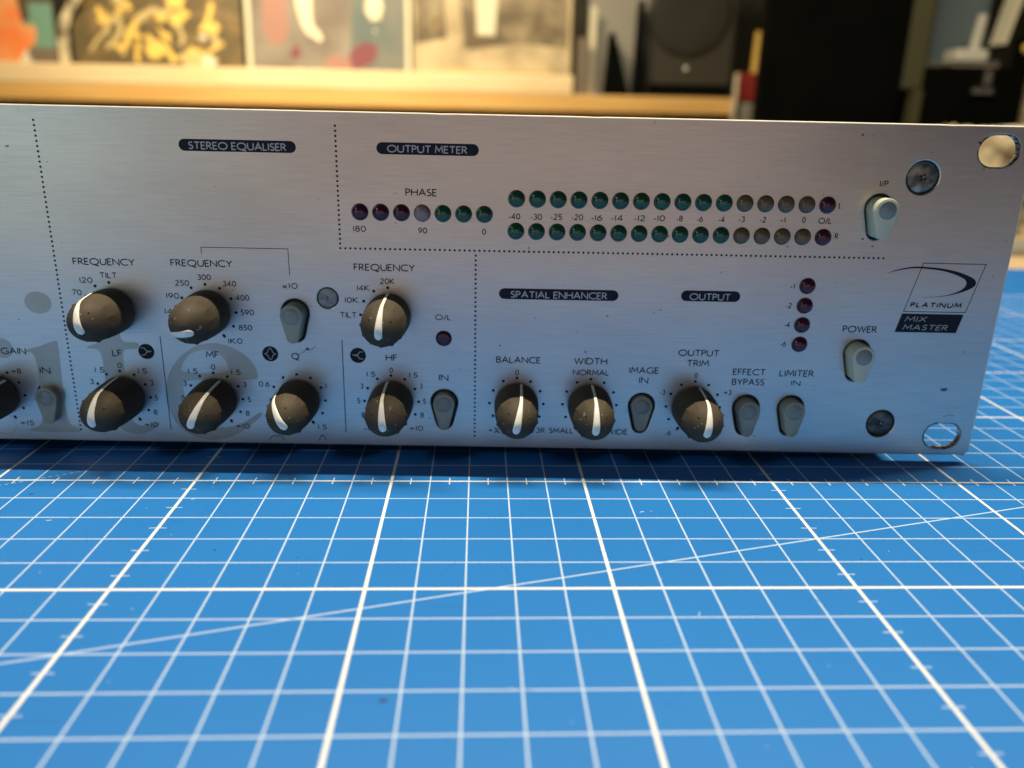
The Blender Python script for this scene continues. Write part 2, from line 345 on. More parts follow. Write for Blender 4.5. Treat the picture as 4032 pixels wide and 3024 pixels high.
TEXTS= [('STEREO EQUALISER', -209.2, 78.14, 24.11, 2.18),('FREQUENCY', -241.95, 48.91, 15.95, 2.09),('TILT', -235.57, 45.6, 4.53, 1.74),('120', -240.94, 44.29, 3.4, 1.6),('70', -243.35, 41.05, 2.55, 1.57),('FREQUENCY', -216.91, 49.04, 15.92, 2.04),('300', -210.39, 45.64, 3.57, 1.6),('250', -216.29, 44.01, 3.68, 1.64),('340', -204.0, 44.07, 3.56, 1.55),('190', -218.98, 40.58, 3.41, 1.59),('400', -200.9, 40.44, 3.57, 1.56),('140', -219.84, 36.44, 3.77, 1.56),('590', -199.98, 36.48, 3.53, 1.61),('850', -200.8, 32.35, 3.56, 1.6),('1K0', -203.92, 28.67, 3.79, 1.55),('x10', -188.64, 43.73, 4.13, 1.71),('FREQUENCY', -169.76, 48.89, 15.86, 1.95),('20K', -163.1, 45.5, 3.83, 1.58),('14K', -169.17, 43.61, 3.34, 1.58),('10K', -172.46, 40.34, 3.61, 1.6),('TILT', -173.91, 36.36, 4.44, 1.57),('O/L', -148.85, 36.06, 4.22, 1.76),('PHASE', -156.01, 68.05, 7.98, 1.96),('180', -169.49, 58.91, 3.27, 1.54),('90', -152.91, 58.77, 2.31, 1.53),('0', -136.64, 58.83, 1.05, 1.45),('OUTPUT METER', -160.3, 78.51, 19.88, 1.88),('-40', -129.98, 62.76, 3.03, 1.61),('-30', -124.43, 62.78, 3.02, 1.58),('-25', -119.32, 62.82, 3.01, 1.62),('-20', -114.0, 62.87, 3.03, 1.61),('-16', -108.99, 62.86, 2.89, 1.58),('-14', -103.9, 62.9, 3.06, 1.59),('-12', -98.1, 62.96, 2.96, 1.58),('-10', -93.13, 63.06, 3.01, 1.58),('-8', -87.27, 63.09, 1.69, 1.56),('-6', -82.13, 63.04, 1.7, 1.57),('-4', -76.55, 63.07, 1.75, 1.56),('-3', -71.44, 63.27, 1.74, 1.5),('-2', -65.98, 63.27, 1.73, 1.5),('-1', -60.74, 63.31, 1.44, 1.5),('0', -55.12, 63.42, 0.95, 1.49),('O/L', -50.91, 63.23, 3.43, 1.57),('L', -46.28, 67.17, 0.64, 1.5),('R', -46.17, 59.47, 1.0, 1.47),('I/P', -36.74, 72.76, 2.19, 1.5),('-1', -56.01, 46.32, 1.34, 1.46),('-2', -56.42, 41.16, 1.61, 1.45),('-4', -56.18, 35.97, 1.61, 1.51),('-6', -56.63, 30.64, 1.67, 1.5),('POWER', -40.41, 34.89, 9.24, 1.85),('EFFECT', -68.41, 22.37, 8.93, 1.93),('BYPASS', -68.4, 19.53, 8.9, 1.88),('LIMITER', -55.71, 22.21, 9.43, 1.95),('IN', -52.22, 19.56, 2.63, 1.72),('SPATIAL ENHANCER', -129.05, 42.46, 25.43, 2.02),('OUTPUT', -82.05, 42.78, 10.85, 1.98),('BALANCE', -132.56, 24.66, 12.07, 1.84),('0', -127.32, 21.25, 1.05, 1.55),('WIDTH', -111.61, 24.63, 9.04, 1.94),('NORMAL', -111.78, 21.54, 9.87, 1.65),('IMAGE', -96.5, 22.31, 8.04, 1.94),('IN', -93.72, 19.58, 2.59, 1.79),('OUTPUT', -83.66, 27.47, 11.11, 1.91),('TRIM', -81.12, 24.65, 6.04, 1.82),('0', -78.75, 21.27, 0.95, 1.55),('-3', -87.84, 16.39, 1.61, 1.55),('+3', -70.32, 16.61, 2.22, 1.56),('-6', -85.45, 4.44, 1.69, 1.61),('+3L', -134.43, 4.42, 3.56, 1.64),('+3R', -122.82, 4.53, 4.19, 1.64),('SMALL', -117.62, 4.55, 6.78, 1.73),('WIDE', -101.83, 4.49, 6.03, 1.65),('LF', -235.18, 24.58, 2.69, 1.9),('0', -234.25, 21.32, 1.28, 1.5),('1.5', -240.48, 19.97, 2.67, 1.51),('1.5', -229.0, 19.86, 2.53, 1.54),('3', -242.23, 16.58, 1.09, 1.56),('3', -226.09, 16.49, 0.97, 1.55),('5', -225.45, 12.21, 1.11, 1.55),('8', -226.11, 8.02, 1.06, 1.6),('+10', -229.13, 4.42, 3.74, 1.56),('MF', -210.26, 24.66, 3.55, 1.82),('0', -209.21, 21.3, 1.17, 1.54),('1.5', -215.49, 20.05, 2.62, 1.5),('1.5', -203.94, 19.93, 2.6, 1.58),('3', -217.2, 16.55, 1.04, 1.56),('3', -201.06, 16.52, 0.97, 1.56),('5', -218.12, 12.35, 1.04, 1.54),('5', -200.21, 12.17, 1.0, 1.58),('8', -201.02, 8.14, 1.11, 1.6),('+10', -204.08, 4.37, 3.92, 1.63),('Q', -187.44, 24.57, 2.18, 1.9),('0.6', -196.75, 16.7, 2.91, 1.56),('1', -178.74, 16.54, 0.45, 1.52),('1.5', -181.44, 4.5, 2.46, 1.61),('HF', -162.22, 24.66, 3.19, 1.85),('0', -161.33, 21.28, 1.03, 1.54),('1.5', -167.5, 20.09, 2.41, 1.51),('1.5', -156.03, 20.01, 2.39, 1.54),('3', -169.31, 16.65, 0.84, 1.52),('3', -153.19, 16.91, 0.8, 1.53),('5', -170.35, 12.38, 0.91, 1.58),('5', -152.41, 12.48, 0.9, 1.55),('8', -169.32, 8.28, 0.97, 1.56),('8', -153.17, 8.5, 1.04, 1.57),('-10', -168.78, 4.32, 3.54, 1.59),('+10', -156.34, 4.54, 3.93, 1.61),('IN', -148.02, 19.3, 2.65, 1.82),('GAIN', -264.72, 24.67, 6.7, 1.81),('IN', -255.25, 19.37, 2.91, 1.87),('+8', -262.94, 19.23, 2.7, 1.44),('+15', -263.15, 4.32, 3.95, 1.52)]

# ------------------------------------------------------------------ the setting: floor, room wall, desk
tag(link('floor', box(-3000, 3000, -1500, 2600, -770, -750), M['floor']), kind='structure')
tag(link('wall', box(-3000, 3000, 1900, 1940, -749, 1800), M['wall']), kind='structure')
desk = empty('desk', (50, 90, -750))
tag(desk, 'pale wooden desk top under the blue mat', 'desk')
link('desk_top', box(-1050, 1100, -640, 586, 717, 747, 2), M['desk'], desk)
for lx in (-980, 1030):
    for ly in (-570, 520):
        link('leg', box(lx - 25, lx + 25, ly - 25, ly + 25, 0, 716.8, 2), M['desk'], desk)
tag(link('cable_rail', box(-900, 950, 468, 525, -2.9, 3, .8), M['grey']), 'flat grey rail lying across the desk beyond the blue mat', 'rail')

# ------------------------------------------------------------------ cutting mat
cm = empty('cutting_mat', (0, 0, -3))
tag(cm, 'blue self-healing cutting mat printed with a white centimetre grid', 'cutting mat')
link('vinyl_sheet', box(-420, 480, -207, 393, 0.1, 3, .5), M['blue'], cm)
def grid_print():
    thin, heavy, cross = [], [], []
    def q(x0, x1, y0, y1, z): return [(x0, y0, z), (x1, y0, z), (x1, y1, z), (x0, y1, z)], [(0, 1, 2, 3)]
    X0, X1, Y0, Y1 = -400, 450, -200, 300
    for i in range(X0 // 10, X1 // 10 + 1):
        if i % 5 == 0: heavy.append(q(i * 10 - .38, i * 10 + .38, Y0, Y1, .012))
        else: thin.append(q(i * 10 - .18, i * 10 + .18, Y0, Y1, .004))
    for j in range(Y0 // 10, Y1 // 10 + 1):
        if j % 10 == 0: cross.append(q(X0, X1, j * 10 - .38, j * 10 + .38, .010))
        elif j % 5 == 0: heavy.append(q(X0, X1, j * 10 - .3, j * 10 + .3, .014))
        else: thin.append(q(X0, X1, j * 10 - .18, j * 10 + .18, .006))
    for i in range(X0 // 10, X1 // 10):                       # half-centimetre ticks on the rows and columns that have them
        for y in (50, -50, 150, 250): heavy.append(q(i * 10 + 4.87, i * 10 + 5.13, y - 1.9, y + 1.9, .016))
    for j in range(Y0 // 10, Y1 // 10):
        for x in (-250, -100, 50, 200, 350): thin.append(q(x - 1.9, x + 1.9, j * 10 + 4.87, j * 10 + 5.13, .018))
    t = math.tan(math.radians(15.0))
    a, b = (-300, 6.65 - 300 * t), (450, 6.65 + 450 * t)      # the fifteen degree guide line
    thin.append(([(a[0], a[1] - .2, .008), (b[0], b[1] - .2, .008), (b[0], b[1] + .2, .008), (a[0], a[1] + .2, .008)], [(0, 1, 2, 3)]))
    for k in range(16):                                       # dashed guide line
        u = k * 1.6; x, y = -152 + u * .885, 44.4 + u * .466
        thin.append(([(x, y - .1, .009), (x + .8, y + .32, .009), (x + .72, y + .5, .009), (x - .08, y + .1, .009)], [(0, 1, 2, 3)]))
    return thin, heavy, cross
_t, _h, _c2 = grid_print()
link('grid_print', mesh('thin_grid', *join(_t)), M['line'], cm, (0, 0, 3))
link('heavy_grid_print', mesh('heavy_grid', *join(_h)), M['heavy'], cm, (0, 0, 3))
link('cross_grid_print', mesh('cross_grid', *join(_c2)), M['heavy'], cm, (0, 0, 3))
def blob(cx, cy, r, el=1.0, seed=1, n=14):
    rnd = random.Random(seed)
    return [(cx + r * el * rnd.uniform(.7, 1.25) * math.cos(2 * math.pi * k / n), cy + r * rnd.uniform(.65, 1.2) * math.sin(2 * math.pi * k / n)) for k in range(n)]
for bx, by, br, el, sd in ((-42.6, -32.3, .5, 1.4, 3), (-84.3, 15.2, .3, 1.1, 4), (-137, 42, .3, 2.2, 5), (56, 11, .25, 1, 6), (40, -4.6, .2, 1.0, 7), (-66, 12, .2, 1, 8)):
    pts = blob(bx, by, br, el, sd)
    link('ink_spot', mesh('spot', [(x, y, 0) for x, y in pts], [tuple(range(len(pts)))]), M['matstain'], cm, (0, 0, 3.025))
for bx, by, rot in ((-97, 39.5, .6), (-126, 28.5, .2), (15, -9, 1.2), (12, 33, .4)):
    link('lint_speck', mesh('lint', [(-.6, -.08, 0), (.6, -.12, 0), (.7, .08, .04), (-.5, .1, .03)], [(0, 1, 2, 3)]), M['line'], cm, (bx, by, 3.03), (0, 0, rot))

rs = random.Random(21)
cuts, dust = [], []
for _ in range(26):                                        # hairline knife marks
    x, y, a, l = rs.uniform(-160, 120), rs.uniform(-40, 48), rs.uniform(0, 3.14), rs.uniform(2, 14)
    dx, dy = math.cos(a) * l / 2, math.sin(a) * l / 2; nx, ny = -math.sin(a) * .035, math.cos(a) * .035
    cuts.append(([(x - dx - nx, y - dy - ny, 0), (x + dx, y + dy, 0), (x + dx * .8 + nx, y + dy * .8 + ny, 0), (x - dx + nx, y - dy + ny, 0)], [(0, 1, 2, 3)]))
for _ in range(70):                                        # dust
    x, y, r = rs.uniform(-170, 130), rs.uniform(-45, 50), rs.uniform(.04, .13)
    dust.append(([(px_, py_, 0) for px_, py_ in blob(x, y, r, rs.uniform(1, 2), rs.random(), 6)], [tuple(range(6))]))
tag(link('knife_marks', mesh('cuts', *join(cuts)), M['matcut'], cm, (0, 0, 3.021)), kind='stuff')
tag(link('dust', mesh('dust', *join(dust)), M['line'], cm, (0, 0, 3.027)), kind='stuff')

# ------------------------------------------------------------------ the rack unit
YAW = math.radians(-1.7445)
R = empty('rack_unit', (109.459, 62.2535, 2.6756), YAW)
tag(R, 'silver brushed aluminium rack audio processor with black knobs standing on the blue mat', 'audio processor')
def slot(cx, cz, hl, r, n=9):
    return arc(cx + hl - r, cz, r, r, -90, 90, n) + arc(cx - hl + r, cz, r, r, 90, 270, n)
def circle(cx, cz, r, n=28): return arc(cx, cz, r, r, 0, 360, n)[:-1]
def teardrop(cx, cz, r1, r2, h, n=12):
    s = math.degrees(math.asin((r1 - r2) / h))
    return arc(cx, cz, r1, r1, -s, 180 + s, n + 6) + arc(cx, cz - h, r2, r2, 180 + s, 360 - s, n)
KN = [('GAIN', -267.77, 13.08, 40), ('LFF', -233.4, 37.2, -14), ('LF', -233.79, 13.1, 1), ('MFF', -208.54, 37.19, -100), ('MF', -208.77, 13.04, 22),
      ('Q', -186.35, 13.05, -33), ('HFF', -161.1, 37.21, 3), ('HF', -160.92, 13.15, -6), ('BAL', -126.82, 13.13, 11), ('WID', -106.79, 13.15, 2), ('TRIM', -78.32, 13.01, 8)]
# centre of the round end of each button, how far it stands out, pale or grey, label
BT = [(-253.5, 13.15, 2.5, 0, None), (-185.66, 37.43, 4.3, 0, None), (-146.55, 13.13, 2.0, 0, None),
      (-92.47, 13.08, 0.9, 0, 'pushed-in grey button'), (-63.71, 13.05, 3.6, 0, None), (-51.39, 13.09, 3.4, 0, None),
      (-35.52, 29.26, 4.5, 1, 'pale cream power button'), (-35.92, 67.35, 5.0, 1, 'pale cream input button')]
SCR = [(-26.07, 75.2, 4.15, 'screw'), (-25.82, 9.06, 3.9, 'screw_dark'), (-176.88, 41.54, 2.75, 'screw_pale')]
rr_ = random.Random(11)
def nicks(z, x0, x1, step, sgn):
    pts, x = [], x0
    while (x < x1) if step > 0 else (x > x1):
        pts.append((x, z + sgn * (rr_.uniform(0, .018) + (rr_.random() < .05) * rr_.uniform(.03, .09)))); x += step * rr_.uniform(.6, 1.4)
    return pts
outer = [(-482, 0)] + nicks(0, -270, -4, 3.2, 1) + [(-3.6, .1), (-1.4, -.12), (-.9, .1)] + arc(-.6, 1.6, 1.1, 1.1, -60, 0, 4) + arc(-.5, 87, 1.0, 1.0, 0, 90, 5) + nicks(88, -3, -270, -3.2, -1) + [(-482, 88)]
holes = [slot(-8.3, 81.9, 5.2, 3.9), slot(-8.0, 5.75, 5.2, 3.75)] + [teardrop(x, z, 3.62, 2.22, 5.7) for x, z, *_ in BT] + [circle(x, z, r) for x, z, r, _ in SCR]
pm = curve_mesh([outer] + holes, 2.05, .33, 2)
smooth_by_angle(pm, 32)
for f_ in pm.polygons:
    if abs(f_.normal.y) > .995: f_.use_smooth = False
pm.materials.append(M['alu']); pm.materials.append(M['litedge'])
for f_ in pm.polygons:                               # bare cut edge at top and end, coloured extra pale for light it catches
    if abs(f_.normal.y) < .97 and (f_.center.z > 87.5 * S or f_.center.x > 0): f_.material_index = 1
link('front_panel', pm, None, R)
link('chassis', box(-460, -21, 2.35, 252, .9, 86.6, .6), M['steel'], R)
for fx in (-60, -420):
    for fy in (30, 220):
        link('rubber_foot', box(fx - 9, fx + 9, fy - 9, fy + 9, -2.67, .88, .4), M['rubber'], R)
for cz, hl, r, sd in ((81.9, 5.2, 3.9, 1), (5.75, 5.2, 3.75, 2)):      # scraped paint round the rack slots
    cx = -8.3 if sd == 1 else -8.0
    rnd = random.Random(sd)
    a = slot(cx, cz, hl - .12, r - .12, 14); b = [(x + (x - cx) * rnd.uniform(.03, .09), z + (z - cz) * rnd.uniform(.04, .12)) for x, z in a]
    n = len(a); V = [(x, -.004, z) for x, z in a] + [(x, -.004, z) for x, z in b]
    F = [(i, (i + 1) % n, n + (i + 1) % n, n + i) for i in range(n) ]
    link('worn_rim', mesh('worn', V, F), M['edge'], R, (0, 0, 0))
    # inside wall of the slot, scuffed dark
    a = slot(cx, cz, hl - .02, r - .02, 14); V = [(x, .3, z) for x, z in a] + [(x, 1.9, z) for x, z in a]
    link('slot_wall', mesh('slot', V, [(i, (i + 1) % n, n + (i + 1) % n, n + i) for i in range(n)], True), M['edge'], R)

# knobs
PROF = [(5.5, .5), (5.95, .75), (6.0, 2), (5.94, 5), (5.76, 8), (5.52, 10.2), (5.34, 11.8), (5.14, 12.8), (4.82, 13.8), (4.36, 14.75), (3.74, 15.65), (2.95, 16.5), (2.0, 17.25), (1.05, 17.8), (.35, 18.0)]
def lobes(a, d):
    g = math.exp(-((d - 11.6) / .8) ** 2) * .42 * max(0, math.cos(a * 12)) ** 4
    return g + .03 * math.sin(3 * a + .5) * (d > 1)
knob_me = lathe(PROF, 72, lobes)
def D_of(rho):
    for (r0, d0), (r1, d1) in zip(PROF[6:], PROF[7:]):
        if r1 <= rho <= r0: return d0 + (d1 - d0) * (r0 - rho) / (r0 - r1)
    return 18.0 if rho < .36 else 12.0
def R_of(d):
    for (r0, d0), (r1, d1) in zip(PROF[1:], PROF[2:]):
        if d0 <= d <= d1: return r0 + (r1 - r0) * (d - d0) / (d1 - d0)
    return 5.7
def pointer_mesh(off=0.0):
    st = [(5.78, d, 0) for d in (1.7, 2.6, 4, 5.5, 7, 8.5, 10, 11.3, 12.3, 13, 13.6)]
    st = [(R_of(d), d, 0) for _, d, _ in st]
    st = [q for q in st if q[1] < 13.2]
    st += [(v, D_of(abs(v)), 1) for v in (4.85, 4.5, 4.1, 3.6, 3.0, 2.4, 1.8, 1.1, .4, -.3, -.9, -1.35, -1.7, -1.95, -2.1)]
    L = [0]
    for a, b in zip(st, st[1:]): L.append(L[-1] + math.hypot(a[0] - b[0], a[1] - b[1]))
    T = L[-1]
    V, F, K = [], [], 9
    for (v, d, dome), s in zip(st, L):
        u = s / T
        w = .34 + .08 * u + .76 * (1 / (1 + math.exp(-(u - .73) * 13)))
        e = T - s
        if e < 1.35: w *= math.sqrt(max(0, 1 - ((1.35 - e) / 1.35) ** 2)) * .97 + .03
        if s < .4: w *= .75 + .6 * s
        for k in range(K):
            c = -1 + 2 * k / (K - 1)
            uu = w * (c if abs(c) < .8 else math.copysign(1.0, c))
            h = .34 * math.sqrt(max(0, 1 - (abs(c)) ** 5)) - (.25 if abs(c) == 1 else 0)
            uu += off
            rho = abs(v) if dome else v
            vs = math.sqrt(max(rho * rho - uu * uu, 0)) if rho > abs(uu) else 0
            dd = D_of(min(5.3, math.hypot(uu, v))) if dome else d
            t = min(1, max(0, (rho - 3.0) / 2.0)) if dome else 1
            vv = (1 - t) * abs(v) + t * vs if dome else vs
            vv = math.copysign(vv, v) if v else 0
            if dome: dd = (1 - t) * dd + t * d
            # outward direction, mixing the side wall and the dome
            ang = (1 - t) * 0 + t * 1
            ny = min(1, max(.0, (dd - 12.0) / 5.0)); nr = math.sqrt(1 - ny * ny)
            V.append((uu, -(dd + h * ny), vv + math.copysign(h * nr, v if v else 1) * (1 if abs(v) > .8 else 0)))
    n = len(st)
    for i in range(n - 1):
        for k in range(K - 1): F.append((i * K + k, i * K + k + 1, (i + 1) * K + k + 1, (i + 1) * K + k))
    return mesh('pointer', V, F, True)
ptr_me = pointer_mesh(); ptr_off = pointer_mesh(-1.5); ptr_off.materials.append(M['pointer'])
ptr_me.materials.append(M['pointer'])
knob_me.materials.append(M['rubber'])
def dimple_mesh():
    parts = []
    for u in (-2.75, 2.75):
        v = 2.6; d = D_of(math.hypot(u, v))
        ring = [(u + .34 * math.cos(a * math.pi / 4), v + .34 * math.sin(a * math.pi / 4)) for a in range(8)]
        V = [(x, -(D_of(math.hypot(x, z)) - .1), z) for x, z in ring] + [(u + (x - u) * .6, -(D_of(math.hypot(x, z)) + .13), v + (z - v) * .6) for x, z in ring]
        parts.append((V, [(i, (i + 1) % 8, 8 + (i + 1) % 8, 8 + i) for i in range(8)] + [tuple(range(8, 16))]))
    return mesh('dimple', *join(parts), smooth=True)
dim_me = dimple_mesh(); dim_me.materials.append(M['rubber'])
def scuffs(seed):
    rnd = random.Random(seed); parts = []
    for _ in range(rnd.randint(5, 9)):
        a = rnd.uniform(0, 6.28); rho = rnd.uniform(2.2, 5.1); u, v = rho * math.sin(a), rho * math.cos(a); s = rnd.uniform(.07, .2); el = rnd.uniform(1, 2.6); ph = rnd.uniform(0, 3.1)
        V = []
        for k in range(7):
            t = k * 6.283 / 7; dx, dz = s * el * math.cos(t), s * math.sin(t)
            x, z = u + dx * math.cos(ph) - dz * math.sin(ph), v + dx * math.sin(ph) + dz * math.cos(ph)
            V.append((x, -(D_of(min(5.3, math.hypot(x, z))) + .05), z))
        parts.append((V, [tuple(range(7))]))
    return mesh('scuff', *join(parts))
for i, (nm, x, z, th) in enumerate(KN):
    k = link('knob', knob_me, None, R, (x, 0, z), (0, math.radians(th), 0))
    link('pointer', ptr_off if nm == 'MFF' else ptr_me, None, k); link('dimples', dim_me, None, k); link('scuffs', scuffs(30 + i), M['scuff'], k)
    link('shaft', lathe([(3.2, 0.02), (3.2, .6)], 20), M['black'], k)

# tick dots round the knobs
TD = {'GAIN': range(30, 151, 30), 'LFF': (-90, -60, -30, 0), 'LF': range(-120, 151, 30), 'MFF': range(-120, 151, 30), 'MF': range(-120, 151, 30), 'Q': range(-90, 151, 30),
      'HFF': (-90, -60, -30, 0), 'HF': range(-120, 151, 30), 'BAL': range(-150, 151, 30), 'WID': range(-150, 151, 30), 'TRIM': range(-150, 91, 30)}
YP = -.008
dot_me = mesh('dot', *disc(0, 0, .41, 0, 12)); dot_me.materials.append(M['ink'])
for nm, x, z, th in KN:
    for a in TD[nm]:
        rr = 7.38
        o = link('tick_dot', dot_me, None, R, (x + rr * math.sin(math.radians(a)), YP, z + rr * math.cos(math.radians(a))))
        if abs(a) == 150: o.scale = (1, 1, 1.45); o.rotation_euler = (0, math.radians(a + 180), 0)

# push buttons
def add_button(x, z, prot, pale, label):
    me = curve_mesh([teardrop(0, 0, 2.96, 1.64, 5.65, 14)], prot + 2.2, .34, 3)
    smooth_by_angle(me, 40)
    b = link('push_button', me, M['button_out' if pale else 'button'], R, (x, -prot, z))
    if label: b['label'] = label
    ring = lathe([(2.52, .0), (2.46, .07), (2.34, .10), (2.24, .05), (2.15, -.0)], 36); ring.polygons[-1].use_smooth = False
    bm = bmesh.new(); bm.from_mesh(ring); bm.faces.ensure_lookup_table(); bm.faces.remove(bm.faces[-1]); bm.to_mesh(ring); bm.free()
    fd = lathe([(2.3, 0), (2.28, .025), (.1, .025)], 36); fd.materials.append(M['disc']); link('finger_disc', fd, None, b, (0, 0, 0))
    link('dish_ring', ring, M['button_out' if pale else 'button'], b, (0, -.004, 0))
    link('dish_centre', lathe([(.85, .0), (.7, .05), (.5, .015), (.3, .06), (.1, .10)], 20), M['disc'], b, (0, -.004, 0))
for bt in BT: add_button(*bt)

# indicator lights
dome_me = lathe([(1.98, 0), (1.96, .35), (1.84, .72), (1.6, 1.02), (1.25, 1.26), (.8, 1.4), (.4, 1.46), (.1, 1.48)], 32)
low_me = lathe([(1.9, 0), (1.86, .12), (1.6, .3), (1.1, .42), (.5, .46), (.1, .47)], 30)
rimd_me = lathe([(2.16, 0), (2.12, .12), (1.9, .16)], 30); rimd_me.materials.append(M['collar'])
def lamp(x, z, m, flat=False, label=None):
    me = (low_me if flat else dome_me).copy(); me.materials.append(M[m])
    o = link('indicator_light', me, None, R, (x, -.1, z))
    if label: o['label'] = label
    link('collar', rimd_me, None, o, (0, .095, 0))
_cache = {}
for i in range(7):
    m = 'purple' if i < 3 else ('smoke' if i == 3 else 'green')
    lamp(-167.6 + i * 5.25, 63.9, m, label='milky pale indicator light' if i == 3 else None)
for row in (67.95, 59.85):
    for i in range(16):
        m = 'green' if i < 11 else ('amber' if i < 15 else 'purple')
        lamp(-128.0 + i * 5.258, row, m)
lamp(-146.58, 31.2, 'purple', True)
for z in (47.15, 41.9, 36.65, 31.35): lamp(-51.4, z, 'purple')

# screws
for x, z, r, m in SCR:
    prof = [(r - .25, 0), (r - .3, .25), (r - .7, .45), (r * .5, .55), (r * .25, .56)] if m != 'screw_pale' else [(r - .16, 0), (r - .2, .22), (r - .5, .3), (r * .4, .32)]
    s = link('screw', lathe(prof, 32), M[m], R, (x, .75 if m != 'screw_pale' else .3, z), (0, .5 if m == 'screw' else 1.1, 0))
    link('recess_ring', lathe([(r - .02, 0), (r - .3, .02)], 28), M['black'], s, (0, .6, 0))
    if m != 'screw_pale':
        for a in (0, math.pi / 2):
            link('cross_slot', box(-1.05, 1.05, -.02, .1, -.2, .2), M['black'], s, (0, -.575, 0), (0, a, 0))
        link('painted_glint', mesh('g', *disc(0, 0, .33, 0, 7)), M['screw_pale'], s, (.1, -.61, .15))  # pale disc painted on the screw head for its glint
    else:
        link('cross_slot', box(-.7, .7, -.02, .05, -.16, .16), M['screw_dark'], s, (0, -.335, 0), (0, .4, 0))

# ------------------------------------------------------------------ printing on the panel
for t, x, z, wd, h in TEXTS:
    inv = t in ('STEREO EQUALISER', 'OUTPUT METER', 'SPATIAL ENHANCER') or (t == 'OUTPUT' and z > 40)
    hh = 1.86 if h > 1.75 and t not in ('O/L',) else 1.55
    if t in ('NORMAL', 'SMALL', 'WIDE'): hh = 1.62
    o = link('printed_text', lettering(t, x, z + (h - hh) / 2, wd, hh, 0, wt=.16), M['silver_ink' if inv else 'ink'], R, (0, -.022 if inv else YP - .002, 0))
def pill(x0, z0, x1, z1):
    cz = (z0 + z1) / 2; h = 2.86 / 2
    pts = arc(x1 - h, cz, h, h, -90, 90, 10) + arc(x0 + h, cz, h, h, 90, 270, 10)
    o = link('title_badge', mesh('badge', *polyface(pts, 0)), M['ink'], R, (0, -.012, 0))
for pl in ((-211.57, 77.87, -182.75, 80.77), (-162.92, 78.05, -137.59, 80.97), (-132.08, 42.12, -100.74, 45.14), (-84.29, 42.43, -68.7, 45.5)): pill(*pl)

def dots_between(x0, z0, x1, z1, step):
    n = round(math.hypot(x1 - x0, z1 - z0) / step)
    return [(x0 + (x1 - x0) * i / n, z0 + (z1 - z0) * i / n) for i in range(n + 1)]
for name, pts in (('dotted_line', dots_between(-246.25, 84.4, -246.7, 3.4, 1.225)), ('dotted_line', dots_between(-172.9, 84.55, -172.95, 54.65, 1.215)[:-1]),
                  ('dotted_line', dots_between(-172.95, 54.65, -32.7, 54.8, 1.275)), ('dotted_line', dots_between(-138.2, 53.4, -138.2, 3.4, 1.22))):
    link(name, mesh('dots', *join([disc(x, z, .31, 0, 8) for x, z in pts])), M['ink'], R, (0, YP, 0))

def line(name, pts, wdt, m='ink', y=YP, closed=False):
    return link(name, mesh(name, *ribbon(pts, wdt, 0, closed)), M[m], R, (0, y, 0))
line('printed_bracket', [(-208.62, 52.4), (-208.62, 54.2), (-186.42, 54.2), (-186.4, 47.4)], .19)
line('divider_line', [(-221.85, 30.4), (-221.93, 3.85)], .24); line('divider_line', [(-173.68, 30.34), (-173.78, 3.89)], .24)
line('bell_curve', [(-195.2, 1.1), (-194.1, 2.45), (-191.75, 2.45), (-190.75, 1.1)], .2)
line('bell_curve', [(-181.3, 1.3), (-180.72, 2.75), (-179.98, 2.75), (-179.4, 1.3)], .2)
for i, (x, z) in enumerate(((-225.98, 26.09), (-193.01, 26.07), (-169.58, 26.06))):
    s = link('filter_symbol', mesh('sym', *disc(0, 0, 2.13, 0, 28)), M['ink'], R, (x, -.01, z))
    if i == 1:
        t = [(-1.45, 0), (-.75, .35), (-.3, 1.4), (0, 1.6), (.3, 1.4), (.75, .35), (1.45, 0), (.75, -.35), (.3, -1.4), (0, -1.6), (-.3, -1.4), (-.75, -.35)]
        link('curve_mark', mesh('c', *ribbon(t, .17, 0, True)), M['silver_ink'], s, (0, -.012, 0))
    else:
        f = -1 if i == 0 else 1
        a = [(1.4 * f, 1.0), (.4 * f, .95), (-.1 * f, .1), (-1.5 * f, .1)]; b = [(1.4 * f, -1.0), (.4 * f, -.95), (-.1 * f, -.1), (-.9 * f, -.1)]
        if i == 0: a = [(-1.45, 1.0), (-.5, .95), (.15, .1), (1.4, .1)]; b = [(-1.45, -1.0), (-.5, -.95), (.15, -.1), (1.0, -.1)]
        link('curve_mark', mesh('c', *join([ribbon(a, .17, 0), ribbon(b, .17, -.002)])), M['silver_ink'], s, (0, -.012, 0))

# maker's badge: framed swoosh, word and dark box
FR = [(-22.01, 53.72), (-5.61, 53.73), (-8.53, 40.87), (-25.0, 40.87)]
line('badge_frame', FR, .2, closed=True)
SW_O = [(-31.21, 50.88), (-28.73, 51.93), (-24.96, 52.78), (-21.78, 52.84), (-17.1, 52.51), (-12.68, 51.74), (-9.22, 50.53), (-7.79, 49.75), (-7.2, 48.9), (-7.4, 47.87), (-9.17, 46.76), (-12.19, 45.68), (-15.66, 45.0), (-19.18, 44.63), (-21.09, 44.57)]
SW_I = [(-31.21, 50.86), (-28.32, 51.72), (-24.89, 52.39), (-21.33, 52.32), (-16.98, 51.91), (-13.24, 50.98), (-10.7, 49.89), (-10.05, 49.35), (-9.73, 48.62), (-9.96, 47.6), (-11.26, 46.5), (-13.5, 45.63), (-16.2, 45.05), (-19.3, 44.72), (-21.05, 44.61)]
def refine(pts, it=2):
    for _ in range(it):
        q = [pts[0]]
        for a, b in zip(pts, pts[1:]):
            q += [(.75 * a[0] + .25 * b[0], .75 * a[1] + .25 * b[1]), (.25 * a[0] + .75 * b[0], .25 * a[1] + .75 * b[1])]
        pts = q + [pts[-1]]
    return pts
so, si = refine(SW_O), refine(SW_I); n = min(len(so), len(si))
